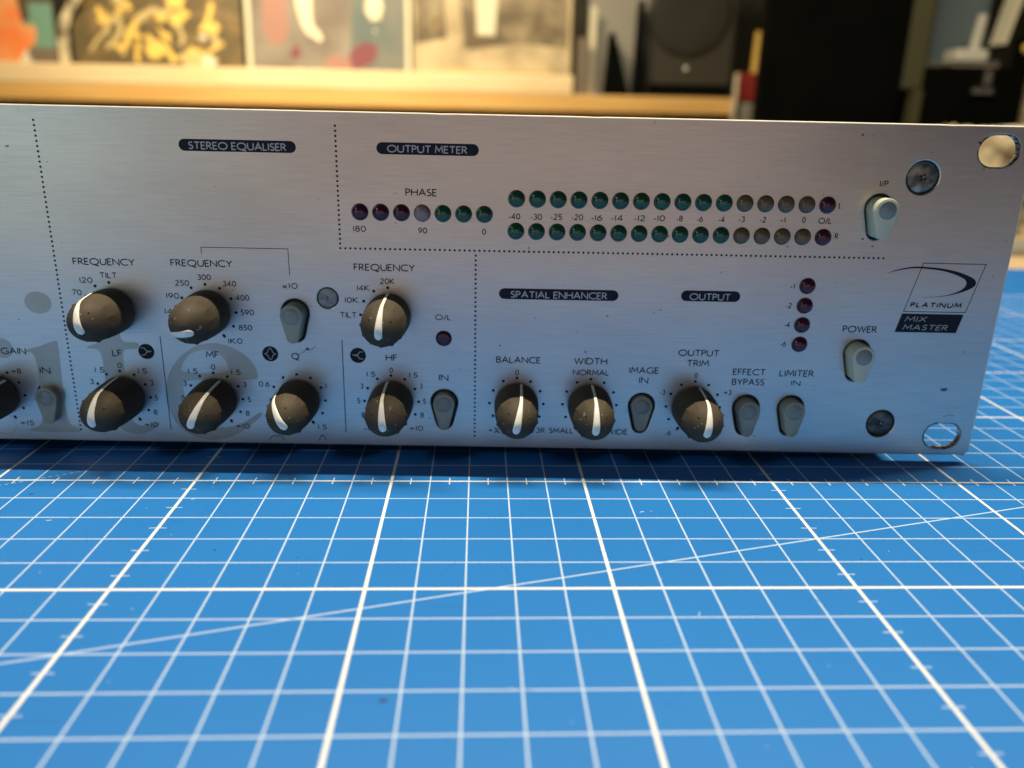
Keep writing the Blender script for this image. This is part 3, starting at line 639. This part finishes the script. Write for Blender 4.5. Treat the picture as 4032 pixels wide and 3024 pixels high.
link('swoosh_emblem', mesh('swoosh', [(x, 0, z) for x, z in so[:n]] + [(x, 0, z) for x, z in si[:n]], [(i, i + 1, n + i + 1, n + i) for i in range(n - 1)]), M['ink'], R, (0, YP - .003, 0))
link('printed_text', lettering('PLATINUM', -23.6, 42.0, 13.6, 1.4, 0, wt=.24, gap=.34, shear=.22), M['ink'], R, (0, YP - .002, 0))
link('title_badge', mesh('mixbox', *polyface([(-25.26, 40.3), (-8.84, 40.3), (-9.95, 35.23), (-26.45, 35.23)], 0)), M['ink'], R, (0, -.012, 0))
link('printed_text', lettering('MIX', -24.35, 38.1, 5.7, 1.5, 0, wt=.13, shear=.3), M['silver_ink'], R, (0, -.024, 0))
link('printed_text', lettering('MASTER', -24.55, 35.85, 12.0, 1.5, 0, wt=.13, shear=.3), M['silver_ink'], R, (0, -.024, 0))

# large faint lettering of the maker's name running behind the controls
YG = -.0035
STEM = [(-258.19, 25.49), (-258.11, 26.0), (-253.82, 27.1), (-249.43, 28.98), (-249.16, 27.82), (-249.35, 22.71), (-249.65, 16.87), (-249.9, 7.59), (-249.3, 4.56), (-246.69, 3.6), (-246.87, 2.41), (-260.86, 2.49), (-260.71, 3.35), (-257.3, 4.42), (-256.42, 8.48), (-255.91, 13.47), (-255.7, 20.34), (-255.8, 23.88), (-256.55, 25.3)]
TEE = [(-241.89, 26.68), (-241.83, 27.07), (-237.83, 28.5), (-235.2, 29.98), (-233.39, 32.8), (-232.38, 32.9), (-232.36, 28.61), (-227.51, 28.54), (-227.9, 26.79), (-232.3, 26.65), (-232.4, 20.44), (-232.6, 10.57), (-232.4, 6.56), (-230.8, 4.9), (-227.96, 4.7), (-225.24, 6.0), (-224.7, 5.4), (-227.18, 3.31), (-230.8, 2.15), (-234.19, 2.77), (-236.74, 4.93), (-237.6, 8.82), (-238.1, 15.11), (-237.82, 26.44)]
EO = [(-196.68, 18.44), (-196.9, 21.1), (-198.07, 23.83), (-200.04, 25.87), (-203.52, 28.04), (-208.0, 28.97), (-212.66, 28.03), (-217.27, 24.91), (-220.5, 20.67), (-222.15, 15.74), (-222.26, 10.77), (-220.36, 5.43), (-216.62, 2.09), (-211.39, .64), (-205.91, 1.6), (-201.58, 4.07), (-196.18, 8.57), (-196.98, 9.56), (-201.72, 6.1), (-206.26, 4.67), (-210.97, 4.92), (-214.82, 7.22), (-216.87, 11.54), (-217.34, 15.83), (-216.94, 18.44)]
EH = [(-217.62, 20.33), (-216.52, 23.32), (-214.1, 25.93), (-210.95, 26.88), (-207.34, 26.38), (-205.09, 24.18), (-204.19, 20.4)]
def flat_fill(loops):
    cu = bpy.data.curves.new('f', 'CURVE'); cu.dimensions = '2D'; cu.fill_mode = 'BOTH'
    for lp in loops:
        s = cu.splines.new('POLY'); s.points.add(len(lp) - 1); s.use_cyclic_u = True
        for p_, (x, z) in zip(s.points, lp): p_.co = (x * S, z * S, 0, 1)
    o = bpy.data.objects.new('tmp', cu); C.objects.link(o); dg = bpy.context.evaluated_depsgraph_get(); dg.update()
    me = bpy.data.meshes.new_from_object(o.evaluated_get(dg)); bpy.data.objects.remove(o); bpy.data.curves.remove(cu)
    for v in me.vertices: v.co = (v.co.x, 0, v.co.y)
    me.materials.clear(); me.update(); return me
def rc(pts, it=2):                                   # soften a closed outline
    for _ in range(it):
        q = []
        for a, b in zip(pts, pts[1:] + pts[:1]):
            q += [(.8 * a[0] + .2 * b[0], .8 * a[1] + .2 * b[1]), (.2 * a[0] + .8 * b[0], .2 * a[1] + .8 * b[1])]
        pts = q
    return pts
for loops in ([rc(STEM)], [rc(TEE)], [rc(EO), rc(EH)], [arc(-252.6, 38.9, 3.5, 2.95, 0, 360, 36)[:-1]], [arc(-264.2, 26.3, 2.9, 2.75, 0, 360, 24)[:-1]]):
    link('faint_logo_letter', flat_fill(loops), M['logo'], R, (0, YG, 0))
line('printed_ring', circle(-267.2, 4.6, 3.0, 30), .16, 'logo', YG - .001, True)

# marks and grime
for x, z, r, el, sd, m in ((-10.0, 19.3, .55, 2.0, 1, 'stain'), (-42.9, 85.1, .4, .7, 2, 'stain'), (-44.7, 85.5, .12, 1, 3, 'stain'), (-40.3, 85.1, .18, .8, 4, 'stain'),
                           (-38.9, 59.6, .3, 1.2, 5, 'stain'), (-36.1, 57.8, .25, 1, 6, 'stain'), (-183.0, 27.6, .5, 1.1, 7, 'stain'), (-243.9, 54.6, .15, 1, 12, 'stain'), (-203.5, 69.5, .14, 1, 13, 'stain'), (-207, 59.2, .13, 1, 14, 'stain'),
                           (-103.4, 38.1, .22, 1.5, 15, 'stain'), (-89.4, 40, .2, 1.4, 16, 'stain'), (-131.6, 29.5, .22, 1.5, 17, 'stain'), (-44, 48.1, .12, 1, 18, 'stain'), (-163, 53, .1, 1, 19, 'stain'), (-239.5, 35.4, .16, 1, 20, 'stain'), (-258.3, 34.3, .2, 1, 21, 'stain'),
                           (-1.2, .25, .3, 1.4, 22, 'edge'), (-33.0, 8.3, .12, 1, 23, 'stain'), (-3.2, 82.9, .25, 1, 24, 'stain'), (-13.6, 83.9, .3, 1, 25, 'edge'), (-11.2, 77.4, .3, 1.4, 26, 'edge')):
    link('grime_spot', mesh('grime', *polyface(blob(x, z, r, el, sd), 0)), M[m], R, (0, -.028, 0))
line('scratch', refine([(-186.2, 25.9), (-184.4, 26.4), (-183.4, 27.5), (-182, 27.3), (-180.8, 28.5)]), .16, 'stain', -.03)
line('scratch', [(-8.7, 11.5), (-7.3, 11.95), (-5.9, 11.8)], .16, 'stain', -.03)
line('scratch', [(-40.3, 86.3), (-38.3, 86.5)], .12, 'silver_ink', -.03)

# ------------------------------------------------------------------ background: record shelf and what stands on it
sh = empty('record_shelf', (-300, 1500, -750))
tag(sh, 'orange pine shelf unit that carries the row of record sleeves', 'shelf')
link('shelf_board', box(-900, 768, -15, 420, 860, 891, 2), M['pine'], sh)
link('front_batten', box(-900, 449, -16, -.3, 891.3, 925, 2), M['pine_lip'], sh)
link('fascia_board', box(-405, 620, 14, 30, 700, 859.5, 2), M['pine'], sh)
for ux in (-880, -400, 620):
    link('upright', box(ux - 12, ux + 12, 31, 400, 0, 859.5, 2), M['pine'], sh)
link('back_panel', box(-900, 768, 402, 414, 0, 859.5), M['pine'], sh)
def sleeve(name, x0, x1, label, m, lean=4, z=177, y=1512, prints=(), hgt=315):
    e = empty(name, (x0, y, 141.4)); tag(e, label, 'record sleeve', 'record sleeves standing along the shelf')
    e.rotation_euler = (math.radians(-lean), 0, 0)
    b = link('cardboard', box(0, x1 - x0, 0, 4, .3, hgt, .6), M[m], e)
    for k, (nm, pts, mm) in enumerate(prints):
        link(nm, mesh('print', *polyface(pts, 0)), M[mm], b, (0, -.15 - .06 * k, 0))
    return e
# far left: orange shape on teal
sleeve('record_sleeve', -1045, -829, 'record sleeve with an orange shape on teal and brown, leftmost on the shelf', 'art_brown', prints=(
    ('cover_print', [(60, 140), (215, 140), (215, 62), (150, 62)], 'art_teal'),
    ('cover_print', [(120, 62), (215, 62), (215, 10), (150, 10)], 'art_grey'),
    ('cover_print', [(90, 20), (140, 20), (160, 55), (178, 70), (183, 92), (176, 104), (166, 96), (160, 112), (150, 185), (60, 185), (60, 20)], 'art_orange'),
    ('cover_print', [(158, 104), (172, 112), (170, 185), (148, 185)], 'art_brown'),
    ('cover_print', [(150, 8), (168, 36), (160, 60), (140, 30)], 'rim')))
AR = [(-822, 141.3), (-822, 175), (-822, 205), (-818, 235), (-808, 260), (-790, 285), (-760, 310)]
V, F = [], []
for x_, z_ in AR: V += [(x_, 0, z_), (x_ + 19, 0, z_), (x_ + 19, 5, z_), (x_, 5, z_)]
for i in range(len(AR) - 1):
    for k in range(4): F.append((4 * i + k, 4 * i + (k + 1) % 4, 4 * i + 4 + (k + 1) % 4, 4 * i + 4 + k))
bs = link('bent_sleeve_edge', mesh('arch', V, F), M['cream'], None, (0, 1506, 0))
tag(bs, 'curved cream edge of a bent sleeve beside the gold-patterned record sleeve', 'bent sleeve')
# gold squiggles on olive
sq = []
rq = random.Random(5)
SQ = [[(50, 108), (58, 92), (66, 96)], [(60, 60), (70, 84), (84, 92), (92, 74), (84, 58), (72, 44), (60, 38)], [(88, 96), (95, 112), (104, 118), (110, 104)], [(98, 40), (104, 66), (118, 78), (126, 92)],
      [(126, 92), (142, 100), (156, 106), (172, 96), (186, 112), (200, 128)], [(136, 60), (148, 48), (164, 44), (178, 30), (186, 14)], [(160, 74), (172, 60), (180, 44)], [(188, 82), (200, 74), (206, 56), (198, 44)],
      [(214, 40), (226, 30), (238, 34)], [(238, 70), (250, 84), (258, 100), (262, 120)], [(246, 82), (262, 66), (268, 48), (262, 40)], [(190, 20), (216, 34), (240, 26), (262, 40), (280, 50)], [(116, 12), (118, 34), (122, 50)],
      [(30, 30), (46, 52), (58, 60)], [(196, 120), (206, 104), (220, 96)], [(20, 110), (34, 118), (46, 126)]]
for i, p_ in enumerate(SQ):
    w_ = rq.uniform(5, 12); V, F = ribbon(refine(p_, 1), w_)
    sq.append(('squiggle_print', None, (V, F), 'art_gold' if i % 3 != 1 else 'art_straw'))
g = sleeve('record_sleeve', -797, -482, 'record sleeve with gold squiggles on olive black', 'art_olive')
for k, (nm, _, vf, mm) in enumerate(sq):
    link(nm, mesh('sq', [(x, y, z + 28) for x, y, z in vf[0]], vf[1]), M[mm], g, (0, -.2 - .05 * k, 0))
for k, (bx, bz, r, mm) in enumerate(((150, 62, 17, 'art_gold'), (120, 88, 8, 'art_gold'), (172, 88, 9, 'art_gold'), (208, 52, 10, 'art_straw'), (196, 118, 14, 'art_gold'), (168, 120, 10, 'art_gold'), (258, 104, 15, 'art_gold'), (244, 88, 7, 'rim'), (60, 112, 10, 'art_gold'), (88, 66, 9, 'art_gold'), (92, 56, 6, 'art_straw'), (228, 42, 24, 'art_straw'), (250, 44, 13, 'rim'), (196, 150, 16, 'art_gold'), (90, 146, 12, 'art_straw'), (130, 118, 9, 'art_straw'))):
    link('spot_print', mesh('s', *polyface([(x, z * .8 + bz * .2) for x, z in blob(bx, bz, r, 1.1, 50 + k)], 0)), M[mm], g, (0, -1.2 - .05 * k, 0))
c_ = sleeve('record_sleeve', -470, -172, 'record sleeve in shiny plastic with pink hexagons on misty grey', 'art_mist', prints=(
    ('cover_print', [(190, 30), (298, 30), (298, 185), (200, 185)], 'art_slate'),
    ('cover_print', [(28, 185), (28, 100), (48, 72), (76, 94), (74, 185)], 'art_pink'),
    ('cover_print', [(176, 36), (196, 34), (236, 50), (246, 78), (222, 88), (196, 74)], 'art_rose'),
    ('cover_print', [(140, 36), (196, 36), (190, 56), (160, 62), (142, 50)], 'art_pink'),
    ('cover_print', [(76, 56), (94, 52), (98, 74), (84, 76)], 'art_rose'),
    ('painted_glare', refine([(86, 185), (98, 118), (112, 96), (126, 92), (130, 84), (142, 88), (134, 104), (120, 116), (124, 185)], 1), 'art_shine'),  # glare on the plastic, painted as pale shapes
    ('painted_glare', [(222, 140), (234, 124), (250, 128), (256, 150), (246, 185), (226, 185)], 'art_shine'),
    ('painted_glare', [(238, 104), (243, 103), (242, 108), (238, 109)], 'art_shine')))
for ex_, nm in ((-3, 'plastic_rim'), (298, 'plastic_rim')):
    link(nm, box(ex_, ex_ + 9, -3, 6, .3, 315, 1), M['rim'], c_)
d_ = sleeve('record_sleeve', -158, 146, 'record sleeve with a cream lower half below a dusky sky', 'art_snow', prints=(
    ('cover_print', [(4, 185), (4, 86), (60, 96), (110, 78), (150, 84), (200, 92), (296, 84), (296, 185)], 'art_dusk'),
    ('cover_print', [(118, 185), (122, 104), (156, 104), (162, 185)], 'rim'), ('cover_print', [(60, 185), (64, 90), (84, 60), (98, 96), (86, 185)], 'art_snow'),
    ('cover_print', [(110, 78), (128, 84), (126, 96), (104, 92)], 'art_olive'), ('cover_print', [(36, 112), (54, 112), (52, 134), (38, 134)], 'art_olive'),
    ('cover_print', [(20, 40), (90, 44), (170, 40), (270, 43), (260, 34), (120, 32), (30, 33)], 'art_straw')))
tag(link('book', box(156, 178, 1492, 1496, 141.3, 243, .6), M['art_grey']), 'thin dark book upright at the end of the batten', 'book')
tag(link('grey_folder', box(179, 297, 1530, 1534, 141.3, 460, 1), M['grey']), 'tall grey folder standing behind the two black shadow wedges', 'folder')
tag(link('white_card', box(180, 192, 1510, 1513, 141.3, 300, .5), M['rim']), 'narrow pale card between thin dark book and shadow wedges', 'card')
for x0, x1, xt, h, lb in ((211, 259, 218, 112, 'broad black wedge-shaped bookend'), (268, 288, 272, 170, 'slim black wedge-shaped bookend beside the loudspeaker')):  # shadowed gaps between leaning things, their shade built as black wedges
    V = [(x0, 0, 0), (x1, 0, 0), (xt + 6, 0, h), (xt, 0, h), (x0, 40, 0), (x1, 40, 0), (xt + 6, 40, h), (xt, 40, h)]
    tag(link('shadow', mesh('wedge', V, [(0, 1, 2, 3), (5, 4, 7, 6), (1, 5, 6, 2), (4, 0, 3, 7), (3, 2, 6, 7), (0, 4, 5, 1)]), M['blackbox'], None, (0, 1486, 141.3)), lb, 'shadow', 'black shadow wedges beside the loudspeaker')
sp = empty('loudspeaker', (378, 1505, 141.3)); tag(sp, 'dark grey studio loudspeaker at the right end of the shelf', 'loudspeaker')
link('cabinet', box(-84, 84, 0, 230, .2, 330, 8), M['spk'], sp)
link('woofer', lathe([(82, 0), (80, 1.5), (70, 2), (30, 1), (2, .5)], 48), M['cone'], sp, (-8, -.1, 152))
link('foot_plinth', box(-80, 80, -3, -.2, 4, 24, 1), M['blackbox'], sp)
link('badge', lathe([(5, 0), (5, 1.5), (1, 1.8)], 6), M['chrome'], sp, (-7, -.2, 52))
# the dark things to the right
cb = empty('side_cabinet', (520, 1480, -750)); tag(cb, 'low black side cabinet between loudspeaker and tall black cabinet', 'cabinet')
link('carcass', box(-47, 48, 0, 200, 0, 885, 3), M['blackbox'], cb)
link('top', box(-49, 50, -2, 202, 885.3, 887, .5), M['blackbox'], cb)
tag(link('red_box', box(472, 521, 1488, 1530, 137.4, 188, 2), M['red']), 'small red box standing on the low black side cabinet', 'box')
tag(link('white_block', box(476, 497, 1466, 1479, 60, 132, 2), M['grey']), 'small grey block fixed below the red box', 'block')
tb = bpy.data.meshes.new('tube'); bm = bmesh.new(); bmesh.ops.create_cone(bm, cap_ends=True, segments=16, radius1=9 * S, radius2=7 * S, depth=74 * S); bm.to_mesh(tb); bm.free()
tag(link('brass_tube', tb, M['yellow'], None, (505, 1500, 225.4)), 'upright yellow tube standing on the red box', 'tube')
tc_ = empty('flat_screen', (455, 1000, -750)); tag(tc_, 'large black flat screen standing on end, the widest dark shape behind the panel', 'screen')
link('housing', box(-103, 92, 0, 26, 560, 1180, 3), M['blackbox'], tc_)
link('screen_glass', box(-98, 87, -2, -.4, 566, 1174, 1), M['blackbox'], tc_)
link('lit_side_edge', mesh('lit_strip', [(104, -4, 560), (113, -4, 560), (122, -4, 892), (110, -4, 892), (104, 14, 560), (113, 14, 560), (122, 14, 892), (110, 14, 892)], [(0, 1, 2, 3), (5, 4, 7, 6), (1, 5, 6, 2), (4, 0, 3, 7), (3, 2, 6, 7), (0, 4, 5, 1)]), M['olive'], tc_)  # olive strip stands for light along the screen's right edge
link('olive_block', box(92.4, 122, 2, 20, 893, 1180, 2), M['olive'], tc_)
link('stand_post', box(-20, 20, 27, 60, 0, 800, 3), M['blackbox'], tc_)
link('stand_foot', box(-140, 140, -60, 120, 0, 12, 3), M['blackbox'], tc_)
tag(link('acrylic_strip', box(459, 466, 1474, 1478, 60, 186, .8), M['rim']), 'pale strip upright at the end of the pine board beside the red box', 'strip')
st_ = empty('dark_stand', (660, 990, -750)); tag(st_, 'dark stand with chrome fittings below the clear case', 'stand')
link('body', box(-84, 46, 0, 120, 0, 922, 4), M['blackbox'], st_)
link('chrome_bar', box(-22, 6, -8, -1, 888, 895, 1.5), M['chrome'], st_)
link('stem', box(-8, 2, -6, -1, 900, 918, 1), M['chrome'], st_)
gc = empty('clear_case', (650, 1000, 172.4)); tag(gc, 'clear smoky case holding a chrome rod on a bright plate', 'case')
link('bright_plate', box(-43, 24, -8, 60, 0, 8, 2), M['chrome'], gc)
link('back_wall', box(-42, 34, 56, 60, 8.3, 150, 1), M['smokyglass'], gc)
rb = bpy.data.meshes.new('rod'); bm = bmesh.new(); bmesh.ops.create_cone(bm, cap_ends=True, segments=16, radius1=7 * S, radius2=6 * S, depth=44 * S); bm.to_mesh(rb); bm.free()
link('rod', rb, M['white'], gc, (2, 20, 46), (0, math.radians(6), 0))
link('white_cap', box(-32, 14, 4, 40, 8.4, 24, 5), M['white'], gc)
link('side_rail', mesh('rail', [(26, 0, 30), (32, 0, 30), (50, 0, 120), (43, 0, 120), (26, 30, 30), (32, 30, 30), (50, 30, 120), (43, 30, 120)], [(0, 1, 2, 3), (5, 4, 7, 6), (1, 5, 6, 2), (4, 0, 3, 7), (3, 2, 6, 7), (0, 4, 5, 1)]), M['rim'], gc)
tag(link('orange_knob_light', lathe([(7, 0), (6, 4), (2, 6)], 14), M['yellow'], None, (702, 985, 196)), 'small orange round button on a post beside the clear case', 'button')
tag(link('dark_post', box(694, 712, 986, 1000, -749, 210, 2), M['blackbox']), 'slim dark post that carries the orange button', 'post')
# crumpled paper bag seen through the upper rack slot
bm = bmesh.new(); bmesh.ops.create_cube(bm, size=1); bmesh.ops.subdivide_edges(bm, edges=bm.edges[:], cuts=7, use_grid_fill=True)
rb_ = random.Random(3)
from mathutils import noise as mn
for v in bm.verts:
    c = v.co.copy()
    k = 1 + .25 * mn.noise(c * 5 + Vector((3, 1, 2)))
    v.co = Vector((c.x * 66 * k, c.y * 40 * k, (c.z + .5) * 94 + 8 * mn.noise(c * 7) * (c.z > -.45))) * S
bag = bpy.data.meshes.new('bag'); bm.to_mesh(bag); bm.free()
tag(link('paper_bag', bag, M['cream'], None, (433, 606, -2.9)), 'crumpled cream paper bag on the desk seen through the upper rack slot', 'bag')
cbx = empty('cream_box', (800, 1000, -750)); tag(cbx, 'cream box with a slanting side, rightmost thing behind the panel', 'box')
link('shell', mesh('shell', [(-86, 0, 0), (100, 0, 0), (100, 0, 908), (-74, 0, 908), (-86, 200, 0), (100, 200, 0), (100, 200, 908), (-74, 200, 908)], [(0, 1, 2, 3), (5, 4, 7, 6), (1, 5, 6, 2), (4, 0, 3, 7), (3, 2, 6, 7), (0, 4, 5, 1)]), M['cream'], cbx)
link('lid', box(-76, 102, -2, 202, 908.3, 914, 1), M['cream'], cbx)
# spines under the shelf board at the far left
for i, (x0, wdt, mm) in enumerate(((-1150, 22, 'art_brown'), (-1124, 30, 'art_pink'), (-1090, 60, 'rim'), (-1026, 80, 'rim'), (-940, 160, 'cream'), (-776, 22, 'art_slate'))):
    tag(link('record_box', box(x0, x0 + wdt, 1534, 1700, -200, 104, 1), M[mm]), ['brown', 'pink', 'narrow white', 'broad white', 'cream', 'slate'][i] + ' record box under the pine shelf board', 'record box', 'record boxes under the shelf board')
tag(link('lower_board', box(-1165, -735, 1520, 1750, -212, -201, 1), M['pine']), 'lower pine board under the record boxes', 'board')
